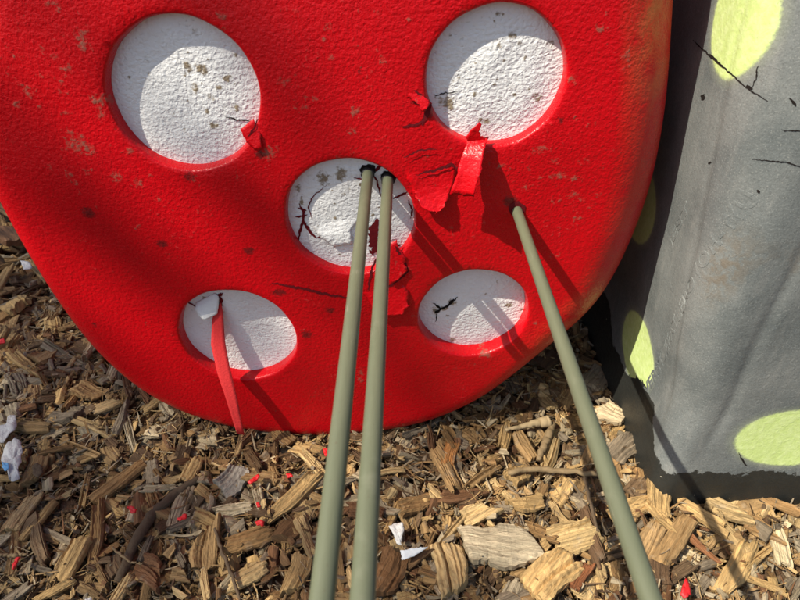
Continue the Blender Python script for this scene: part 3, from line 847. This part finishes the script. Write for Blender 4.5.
def bulk_mesh(name, V, F, uv, mat, tone=None):
    me = bpy.data.meshes.new(name)
    me.vertices.add(len(V)); me.vertices.foreach_set('co', np.asarray(V, np.float32).ravel())
    me.loops.add(F.size); me.loops.foreach_set('vertex_index', F.astype(np.int32).ravel())
    me.polygons.add(len(F)); me.polygons.foreach_set('loop_start', np.arange(0, F.size, F.shape[1], dtype=np.int32))
    me.update(calc_edges=True)
    me.polygons.foreach_set('use_smooth', [False] * len(F))
    ul = me.uv_layers.new(name='UVMap'); ul.data.foreach_set('uv', np.asarray(uv, np.float32)[F.ravel()].ravel())
    if tone is not None:
        ca = me.color_attributes.new('tone', 'FLOAT_COLOR', 'POINT')
        ca.data.foreach_set('color', np.c_[tone, np.ones(len(tone))].astype(np.float32).ravel())
    me.materials.append(mat); me.validate()
    return me

def rotm(rx, ry, rz):
    cx, sx, cy, sy, cz, sz = math.cos(rx), math.sin(rx), math.cos(ry), math.sin(ry), math.cos(rz), math.sin(rz)
    return np.array([[cz * cy, cz * sy * sx - sz * cx, cz * sy * cx + sz * sx], [sz * cy, sz * sy * sx + cz * cx, sz * sy * cx - cz * sx], [-sy, cy * sx, cy * cx]])

TONES = {'pale': [(0.58, 0.40, 0.185), (0.54, 0.35, 0.145), (0.56, 0.44, 0.27), (0.42, 0.34, 0.22)],
         'brown': [(0.38, 0.235, 0.100), (0.32, 0.185, 0.074), (0.41, 0.26, 0.115), (0.27, 0.21, 0.14)],
         'dark': [(0.17, 0.095, 0.042), (0.13, 0.075, 0.038), (0.20, 0.125, 0.065), (0.20, 0.095, 0.042)]}
def pick_tone(name, r):
    c = np.array(TONES[name][r.integers(0, 4)]); return np.clip(c * r.uniform(.66, 1.10), 0, 1)

# the mass of mulch nobody could count: one object
lib = [chip_mesh(1, r_, t_, 7, 5, 100 + k, tp, jg, bd, .32) for k, (r_, t_, tp, jg, bd) in enumerate(
    [(.55, .20, .2, .16, .0), (.42, .16, .3, .2, .02), (.30, .14, .4, .2, .04), (.22, .12, .6, .2, -.03), (.15, .10, .7, .15, .05), (.12, .09, .5, .1, -.06),
     (.7, .22, .2, .15, .0), (.35, .10, .5, .25, .06), (.18, .13, .3, .15, .0), (.5, .13, .35, .22, -.03), (.10, .08, .6, .1, .1), (.26, .2, .3, .2, .0)])]
bV, bF, bU, bT, nb_ = [], [], [], [], 0
mr = np.random.default_rng(21)
def blocked(x, y, m=0.0):
    return (x > X0 - 0.0 - m and y > Y0 - m and x < XR) or (YF + 0.03 - m < y < YF + 0.28 and abs(x + 0.14) < 0.16)
def scatter(n, xr, yr, smin, smax, zlo, zhi, tilt, probs, kinds=None):
    global nb_
    for _ in range(n):
        x, y = mr.uniform(*xr), mr.uniform(*yr)
        if blocked(x, y): continue
        k = int(mr.choice(kinds)) if kinds is not None else mr.integers(0, len(lib))
        Vc, Fc, Uc = lib[k]
        s = smin + (smax - smin) * mr.random() ** 1.8
        M = rotm(mr.normal(0, tilt), mr.normal(0, tilt), mr.uniform(0, 2 * math.pi)) @ np.diag([s, s * mr.uniform(.75, 1.35) * (1 if mr.random() < .5 else -1), s * mr.uniform(.6, 1.3)])
        z = gh(x, y) + mr.uniform(zlo, zhi)
        bV.append(Vc @ M.T + (x, y, z)); bF.append(Fc + nb_); nb_ += len(Vc)
        bU.append(Uc * s); tn = pick_tone(('pale', 'brown', 'dark')[mr.choice(3, p=probs)], mr)
        bT.append(np.repeat(tn[None, :], len(Vc), 0))
scatter(3000, (-2.6, 2.6), (-0.9, 3.2), .05, .12, -.034, -.012, .22, (.15, .4, .45))
scatter(5200, (-1.25, 1.25), (0.10, 1.75), .03, .09, -.036, -.010, .32, (.12, .40, .48))
scatter(7000, (-1.05, 1.05), (0.20, 1.45), .022, .065, -.024, .006, .30, (.27, .46, .27))
scatter(10000, (-0.95, 0.95), (0.25, 1.40), .010, .040, -.016, .008, .45, (.32, .45, .23), [0, 1, 2, 3, 4, 6, 8, 9])
lib += [chip_mesh(1, w_, w_ * .6, 7, 3, 180 + k, .6, .1, bd, .3) for k, (w_, bd) in enumerate([(.05, .1), (.035, -.15), (.07, .18), (.045, .0), (.06, -.08)])]
scatter(9000, (-0.90, 0.90), (0.28, 1.30), .012, .050, -.008, .016, .30, (.34, .42, .24), [12, 13, 14, 15, 16])
scatter(4500, (-0.90, 0.90), (0.28, 1.25), .007, .022, .000, .018, .45, (.38, .40, .22), [0, 1, 2, 3, 6, 9, 11])
scatter(5000, (-0.90, 0.90), (0.28, 1.25), .006, .022, .002, .022, .30, (.42, .40, .18), [12, 13, 14, 15, 16])
me = bulk_mesh('wood_mulch', np.vstack(bV), np.vstack(bF), np.vstack(bU), M_MULCH, np.vstack(bT))
mul = bpy.data.objects.new('wood_mulch', me); COL.objects.link(mul)
tag(mul, 'mixed brown wood chip mulch covering the ground', 'mulch', kind='stuff')

# the single chips one can point at
def chip_lib(specs, base):
    out = []
    for k, (L, W, T, tp, jg, bd) in enumerate(specs):
        out.append(chip_mesh(L, W, T, 16, 15, base + k, tp, jg, bd, .26))
    return out
block_l = chip_lib([(1, .80, .24, .12, .10, 0), (1, .62, .22, .2, .14, .02), (1, .70, .26, .15, .10, -.02), (1, .55, .2, .25, .16, .0), (1, .88, .25, .2, .12, .0),
                    (1, .5, .18, .3, .2, .03), (1, .66, .2, .3, .18, .0), (1, .75, .2, .35, .1, .0)], 300)
sliver_l = chip_lib([(1, .30, .16, .4, .14, .0), (1, .22, .13, .5, .15, .04), (1, .17, .11, .6, .12, -.04), (1, .34, .14, .5, .2, .02), (1, .26, .17, .3, .16, .0),
                     (1, .14, .11, .5, .1, .06), (1, .20, .15, .25, .12, -.02), (1, .38, .13, .6, .2, .0)], 400)
block_m = [bulk_mesh('wood_chip', v_, f_, u_ * .06, M_WOOD) for v_, f_, u_ in block_l]
sliver_m = [bulk_mesh('wood_chip', v_, f_, u_ * .08, M_WOOD) for v_, f_, u_ in sliver_l]

ZONES = {'left': 'shaded mulch left of the rods', 'mid': 'mulch between the rods', 'right': 'mulch below the grey block'}
TW = {'pale': 'pale straw', 'brown': 'mid brown', 'dark': 'dark brown'}
def zone(px): return 'left' if px < 345 else 'mid' if px < 625 else 'right'
def add_chip(px, py, length_px, ang_deg, form, tone, lift=None, tilt=(0.0, 0.0), wf=1.0, label=None, cat='wood chip', variant=None, r=None, col=None, mesh=None):
    r = r or np.random.default_rng(int(px * 7 + py * 131))
    z0 = 0.006 if lift is None else lift
    p = on_z(px, py, z0)
    z = gh(p[0], p[1]) + z0
    depth = np.dot(p - np.array([0, 0, CAM_H]), FWD)
    a = R(ang_deg)
    q = on_z(px + math.cos(a), py - math.sin(a), z0)             # one pixel along the grain
    dv = q - p
    L = length_px * np.linalg.norm(dv)
    me = (block_m if form == 'blocky' else sliver_m)[r.integers(0, 8) if variant is None else variant]
    me = mesh or me
    o = bpy.data.objects.new('wood_chip', me); COL.objects.link(o)
    o.location = (p[0], p[1], z)
    o.rotation_euler = (tilt[0], tilt[1], math.atan2(dv[1], dv[0]))
    ts = min(1.0, 0.075 / L) if form == 'blocky' else min(1.0, 0.10 / L)
    o.scale = (L, L * wf, L * ts)
    c = np.array(col) if col is not None else pick_tone(tone, r)
    o.color = (*c, 1)
    zk = zone(px)
    if label: tag(o, label, cat)
    else: tag(o, f'{TW[tone]} {"broad blocky" if form == "blocky" else "narrow splintered"} wood chip in the {ZONES[zk]}', 'wood chip', f'{TW[tone]} {form} chips in the {ZONES[zk]}')
    return o
# measured chips: x, y, length, angle, form, tone, width factor, label
NAMED = [
 (497, 548, 74, -8, 'blocky', 'pale', 0.95, 'largest pale greyish slab of wood between the paired rods and the single rod', (0.50, 0.41, 0.27)),
 (452, 569, 52, -68, 'blocky', 'pale', 1.0, 'pale ridged block just left below the large greyish slab', None),
 (528, 508, 34, 5, 'blocky', 'pale', 1.0, 'square pale ridged chip right above the large greyish slab', None),
 (571, 541, 44, 15, 'blocky', 'pale', 1.05, 'pale three ridged block beside the single rod', (0.52, 0.36, 0.16)),
 (550, 576, 54, 50, 'blocky', 'pale', 1.0, 'broad pale yellow chip at the bottom edge left of the single rod', None),
 (477, 516, 34, 20, 'blocky', 'pale', .95, 'pale chip touching the top left corner of the large greyish slab', None),
 (453, 532, 46, 48, 'narrow', 'pale', .8, 'pale stick pointing at the folded white paper scrap', None),
 (294, 497, 72, 44, 'narrow', 'pale', 1.15, 'longest straw coloured slab leading up to the left rod', None),
 (191, 471, 28, 60, 'blocky', 'pale', 1.05, 'small straw coloured ridged block among darker chips below the red piece', None),
 (205, 549, 44, 85, 'blocky', 'brown', .95, None, None),
 (247, 576, 44, 30, 'blocky', 'pale', 1.0, 'flat pale chip with a jagged top low in the shaded mulch', None),
 (299, 573, 42, 65, 'blocky', 'pale', 1.1, 'pale ribbed block at the bottom edge beside the left rod', None),
 (69, 562, 50, 55, 'blocky', 'pale', .8, 'pale bent chip near the bottom left corner', None),
 (22, 513, 52, 55, 'narrow', 'pale', 1.2, 'pale split block leaning at the left edge of the photo', None),
 (38, 520, 46, 50, 'narrow', 'pale', .8, None, None),
 (96, 530, 62, 85, 'narrow', 'brown', .9, None, None),
 (84, 488, 40, 75, 'narrow', 'pale', .9, None, None),
 (118, 480, 58, 38, 'narrow', 'brown', 1.0, None, None),
 (37, 470, 34, 60, 'blocky', 'brown', 1.0, 'tan chip with a dark round knot near the left edge', None),
 (105, 405, 26, 20, 'blocky', 'pale', .9, None, None),
 (232, 511, 38, 12, 'narrow', 'pale', 1.4, 'pale crescent shaped chip in the shaded mulch left of the two rods', (0.58, 0.47, 0.30)),
 (233, 482, 32, 50, 'blocky', 'pale', 1.0, 'grey weathered square chip in the middle of the shaded mulch', (0.36, 0.32, 0.26)),
 (248, 541, 54, 20, 'blocky', 'brown', .8, None, None),
 (205, 585, 40, -80, 'narrow', 'pale', 1.0, None, None),
 (55, 450, 40, 15, 'narrow', 'brown', 1.2, None, None),
 (150, 405, 20, 30, 'blocky', 'pale', 1.0, None, None),
 (390, 425, 30, 0, 'narrow', 'pale', 1.0, None, None),
 (447, 470, 60, -65, 'narrow', 'brown', .8, None, None),
 (391, 470, 30, 5, 'narrow', 'pale', 1.5, None, None),
 (449, 455, 30, 75, 'narrow', 'brown', 1.2, 'orange brown upright chip below the lower right edge of the red piece', (0.42, 0.19, 0.06)),
 (505, 440, 26, 80, 'blocky', 'pale', .7, None, None),
 (523, 447, 34, -55, 'narrow', 'brown', 1.6, None, None),
 (484, 478, 40, 30, 'narrow', 'brown', 1.2, None, None),
 (660, 522, 40, -45, 'narrow', 'pale', 1.3, 'pale triangular chip just right of the single rod', None),
 (657, 502, 30, -85, 'blocky', 'pale', .9, 'ribbed chip poking out under the corner of the grey block', None),
 (684, 526, 14, -35, 'narrow', 'pale', 1.8, 'small bright cream chip below the corner of the grey block', (0.74, 0.66, 0.48)),
 (700, 518, 60, -35, 'narrow', 'pale', 1.2, None, None),
 (725, 512, 46, -20, 'blocky', 'pale', .7, None, None),
 (770, 503, 60, -25, 'narrow', 'brown', 1.0, None, None),
 (780, 550, 42, -75, 'narrow', 'pale', 1.2, 'cream curved splinter standing out at the right edge', (0.62, 0.50, 0.30)),
 (738, 568, 56, 65, 'narrow', 'pale', 1.5, 'pale yellow plank shaped chip in the right bottom mulch', None),
 (756, 560, 36, 40, 'narrow', 'pale', 1.2, None, None),
 (765, 585, 52, -20, 'narrow', 'pale', 1.0, None, None),
 (700, 550, 50, -40, 'narrow', 'brown', 1.0, 'reddish brown curved chip below the grey block shadow stripe', (0.28, 0.12, 0.05)),
 (760, 530, 40, -25, 'blocky', 'brown', .9, None, None),
 (672, 545, 46, 60, 'narrow', 'brown', 1.2, None, None),
 (578, 578, 34, 55, 'narrow', 'dark', 1.3, 'reddish dark chip at the bottom edge beside the single rod', (0.24, 0.09, 0.035)),
 (590, 540, 62, -70, 'narrow', 'dark', 1.2, None, None),
 (415, 505, 34, 20, 'blocky', 'brown', .8, None, None),
 (390, 575, 50, 60, 'blocky', 'dark', 1.2, 'dark brown lump of bark right of the right rod', (0.15, 0.075, 0.03)),
 (55, 590, 44, 30, 'narrow', 'pale', 1.2, None, None),
 (120, 590, 40, 60, 'blocky', 'pale', .7, None, None),
]
v_, f_, u_ = chip_mesh(1, .66, .2, 30, 24, 911, .75, .05, .0, .10)
slab_mesh = bulk_mesh('wood_chip', v_, f_, u_ * .10, M_WOOD)
chips_xy = []
cr_ = np.random.default_rng(77)
for (px, py, lp, an, fo, to, wf, lab, colr) in NAMED:
    if colr is None: colr = np.array(TONES[to][cr_.integers(0, 2)]) * cr_.uniform(.8, .98)
    fo = 'blocky' if fo == 'blocky' else 'narrow'
    add_chip(px, py, lp * .93, an, fo, to, lift=0.014, tilt=(cr_.normal(0, .09), cr_.normal(0, .07)), wf=wf, label=lab, col=colr, r=cr_, mesh=slab_mesh if lp == 74 else None)
    chips_xy.append((px, py, lp * .62))
n_named = len(NAMED)
def in_ground(px, py):
    if py > 600 or px < -5 or px > 805: return False
    g = on_z(px, py, 0.01)
    if blocked(g[0], g[1], 0.012): return False
    # below the red outline in the picture
    rb = np.interp(px, [v_[0] for v_ in vis[::-1]], [v_[1] for v_ in vis[::-1]]) if px < 676 else 480
    return py > rb + 4
tries = 0; made = 0
while made < 240 and tries < 9000:
    tries += 1
    px, py = cr_.uniform(0, 800), cr_.uniform(200, 600)
    if not in_ground(px, py): continue
    sc_ = 0.62 + 0.38 * (py - 200) / 400
    fo = 'blocky' if cr_.random() < .42 else 'narrow'
    lp = (cr_.uniform(13, 34) if fo == 'blocky' else cr_.uniform(18, 52)) * sc_ * (1.0 if tries < 3000 else .75)
    rad = lp * (.5 if fo == 'blocky' else .34)
    if any((px - a) ** 2 + ((py - b) * 1.15) ** 2 < (rad * .8 + c * .62) ** 2 for a, b, c in chips_xy): continue
    to = ('pale', 'brown', 'dark')[cr_.choice(3, p=(.42, .40, .18))]
    add_chip(px, py, lp, cr_.uniform(-90, 90), fo, to, lift=cr_.uniform(.002, .014), tilt=(cr_.normal(0, .2), cr_.normal(0, .16)), wf=cr_.uniform(.8, 1.25), r=cr_)
    chips_xy.append((px, py, rad)); made += 1

# the knot on the tan chip
kp = on_z(37, 470, 0.026)
# twigs and sticks
M_BARK = plain('twig_bark', (0.13, 0.09, 0.055), 0.85, 0.2, 120, 0.6, 0.003)
M_BARKP = plain('pale_twig', (0.27, 0.19, 0.10), 0.8, 0.2, 140, 0.45, 0.002)
M_HEART = plain('twig_end_wood', (0.42, 0.31, 0.17), 0.8, 0.2, 160, 0.3, 0.0015)
def twig(path_px, rad_px, mat, label, seed, zb=0.022, name='twig'):
    pts_ = []
    n = 26; k = np.arange(len(path_px)); tt = np.linspace(0, len(path_px) - 1, n)
    X = np.interp(tt, k, [p[0] for p in path_px]); Y = np.interp(tt, k, [p[1] for p in path_px])
    rr = np.interp(tt, np.linspace(0, len(path_px) - 1, len(rad_px)), rad_px)
    radii = []
    for a in range(n):
        p = on_z(X[a], Y[a], zb + .004 * noise.noise(Vector((a * .3, seed, 0))))
        p = p + np.array([.0025 * noise.noise(Vector((a * .5, seed, 3))), .0025 * noise.noise(Vector((a * .5, seed, 7))), gh(p[0], p[1])])
        d = np.dot(p - np.array([0, 0, CAM_H]), FWD)
        pts_.append(p); radii.append(rr[a] / FPX * d * (1 + .13 * noise.noise(Vector((a * .3, seed, 1)))))
    V, F = tube(pts_, radii, 12)
    V = [v_ + Vector((noise.noise_vector(v_ * 55)) * .0016) for v_ in V]
    o = mesh_obj(name, V, F, mat); fix_normals(o)
    return tag(o, label, 'twig')
twig([(508, 476), (535, 472), (565, 474), (600, 477)], [2.6, 2.9, 2.4], M_BARKP, 'thin tan twig lying level behind the single rod', 1, .030)
twig([(505, 433), (520, 429), (536, 425), (549, 423)], [1.6, 2.0, 2.4, 3.4, 5.6, 5.8], M_HEART, 'pale club ended stick in the shade edge under the red piece', 2, .030)
twig([(117, 580), (132, 545), (152, 512), (180, 490), (200, 478)], [4.5, 5.5, 5, 3.5], M_BARK, 'dark bark covered stick slanting through the shaded mulch', 3, .014)
twig([(215, 530), (222, 552), (232, 575), (240, 600)], [1.6, 2, 1.4], M_BARK, 'thin dark twig near the bottom edge left of the rods', 4, .028)
twig([(0, 556), (14, 556), (27, 555)], [1.6, 1.8, 1.2], M_BARKP, 'thin pale twig at the left edge of the mulch', 5, .026)
twig([(538, 462), (545, 445), (553, 425)], [2.6, 4, 3], M_BARKP, 'short crooked brown twig beside the club ended stick', 6, .026)
twig([(583, 470), (588, 500), (597, 535)], [2.2, 2, 1.6], M_BARK, 'slim dark twig running down along the single rod', 8, .026)
twig([(112, 545), (128, 560), (142, 562)], [1.2, 1.0, .7], M_BARKP, 'fine hair thin twig crossing the dark stick', 9, .036)

# ------------------------------------------------------------------ torn scraps lying on the mulch
M_REDSC = plain('red_scrap_foam', (0.62, 0.015, 0.018), 0.5, 0.4, 220, 0.25, 0.001)
M_BLUE = plain('blue_print', (0.16, 0.42, 0.72), 0.5, 0.4, 220, 0.3, 0.001)
M_PAPER = plain('white_paper', (0.50, 0.53, 0.56), 0.55, 0.3, 90, 0.1, 0.0006)
def scrap(name, poly_px, mat, label, cat, zb=0.034, thick=0.003, bumpy=0.003, seed=0, tilt=0.0, parent=None, group=None):
    poly = np.array([on_z(x, y, zb)[:2] for x, y in poly_px])
    Q = resample(poly, 36)
    Q = Q + np.array([[.0016 * noise.noise(Vector((q[0] * 330, q[1] * 330, seed))) + .0008 * noise.noise(Vector((q[0] * 900, q[1] * 900, seed))), .0016 * noise.noise(Vector((q[0] * 330, q[1] * 330, seed + 4)))] for q in Q])
    c = Q.mean(0); V, F = [], []
    zc = gh(c[0], c[1]) + zb
    for side in (1, -1):
        for f_ in (1.0, .66, .33):
            for q in Q:
                x, y = c + (q - c) * f_
                h = bumpy * noise.noise(Vector((x * 90, y * 90, seed))) + .0010 * noise.noise(Vector((x * 320, y * 320, seed))) + tilt * (y - c[1]) + side * thick / 2 * (0.55 if f_ == 1.0 else 1.0)
                V.append((x, y, zc + h))
        V.append((c[0], c[1], zc + bumpy * noise.noise(Vector((c[0] * 70, c[1] * 70, seed))) + side * thick / 2))
    n = 36; m = 3 * n + 1
    for s in (0, m):
        for r_ in range(2):
            for k in range(n):
                j = (k + 1) % n; F.append((s + r_ * n + k, s + r_ * n + j, s + (r_ + 1) * n + j, s + (r_ + 1) * n + k))
        for k in range(n): F.append((s + 2 * n + k, s + 2 * n + (k + 1) % n, s + 3 * n))
    for k in range(n):
        j = (k + 1) % n; F.append((k, j, m + j, m + k))
    o = mesh_obj(name, V, F, mat, parent); fix_normals(o)
    if parent is None: tag(o, label, cat, group)
    return o
scrap('foam_scrap', [(-6, 428), (8, 424), (10, 418), (17, 417), (16, 428), (10, 434), (2, 441), (-6, 440)], M_FOAM, 'torn white foam scrap at the left edge, the upper of two', 'scrap', seed=1, bumpy=.006, tilt=.15)
s2 = scrap('foam_scrap', [(16, 440), (22, 444), (23, 452), (21, 462), (18, 470), (20, 477), (13, 482), (8, 478), (7, 468), (1, 462), (5, 450)], M_FOAM, 'crumpled white foam scrap with blue marks at the left edge, the lower of two', 'scrap', seed=2, bumpy=.008, tilt=.1)
o = scrap('blue_mark', [(3, 463), (9, 464), (10, 469), (6, 472), (3, 468)], M_BLUE, None, None, zb=.0385, seed=3, thick=.0012, parent=s2)
scrap('foam_scrap', [(389, 528), (395, 525), (403, 525), (404, 532), (402, 539), (401, 545), (397, 544), (395, 538)], M_FOAM, 'small torn white foam scrap right of the right rod', 'scrap', seed=4, zb=.036, tilt=.2)
scrap('paper_scrap', [(400, 552), (413, 550), (428, 549), (416, 556), (402, 561), (401, 556)], M_PAPER, 'pointed white paper scrap below the small white foam scrap', 'scrap', seed=5, zb=.036, thick=.0012, bumpy=.001, tilt=.25)
scrap('foam_scrap', [(84, 597), (90, 595), (92, 602), (85, 603)], M_FOAM, 'tiny white scrap at the bottom edge near the left', 'scrap', seed=6)
scrap('foam_scrap', [(20, 260), (30, 262), (32, 268), (24, 270)], M_FOAM, 'tiny white scrap at the left just under the rim of the red piece', 'scrap', seed=16)
redp = [([(124, 504), (131, 503), (137, 507), (136, 513), (129, 511)], 'small red scrap lying on the dark bark stick', 7),
        ([(175, 519), (184, 513), (189, 515), (188, 519), (178, 523)], 'small red scrap right of the bark stick'  , 8),
        ([(246, 484), (253, 478), (259, 473), (263, 475), (257, 482), (249, 487)], 'red scrap beside the grey square chip', 9),
        ([(253, 521), (260, 519), (266, 522), (264, 527), (256, 526)], 'red scrap at the lower end of the longest straw coloured slab', 10),
        ([(322, 447), (328, 446), (329, 456), (324, 457)], 'red scrap partly behind the left rod below the red piece', 11),
        ([(680, 588), (685, 576), (690, 584), (692, 598), (683, 604), (678, 598)], 'leaf shaped red scrap at the bottom edge right of the single rod', 12),
        ([(12, 566), (17, 556), (22, 556), (18, 568), (13, 574)], 'dull dark red scrap near the bottom left corner', 13),
        ([(-4, 337), (5, 337), (6, 342), (-3, 344)], 'red scrap at the left edge beside the red piece', 14),
        ([(285, 473), (292, 472), (294, 477), (287, 479)], 'faint red scrap above the longest straw coloured slab', 15),
        ([(256, 502), (260, 501), (261, 508), (257, 509)], 'tiny red crumb above the red scrap of the long slab', 17)]
for pp, lab, sd in redp:
    mx_, my_ = np.mean(pp, axis=0); pp = [(mx_ + (a_ - mx_) * .74, my_ + (b_ - my_) * .74) for a_, b_ in pp]
    scrap('red_scrap', pp, M_REDSC, lab, 'scrap', zb=.036, seed=sd, thick=.004, bumpy=.004, group='red scraps torn off the padded piece')
# knot of the tan chip as its part
kchip = [o for o in COL.objects if o.get('label', '').startswith('tan chip')][0]
q = scrap('knot', [(32, 466), (37, 463), (42, 466), (43, 473), (38, 478), (33, 475)], M_BARK, None, None, zb=.0262, seed=20, thick=.0024, bumpy=.001, parent=None)
bpy.context.view_layer.update()
q.parent = kchip; q.matrix_parent_inverse = kchip.matrix_world.inverted()
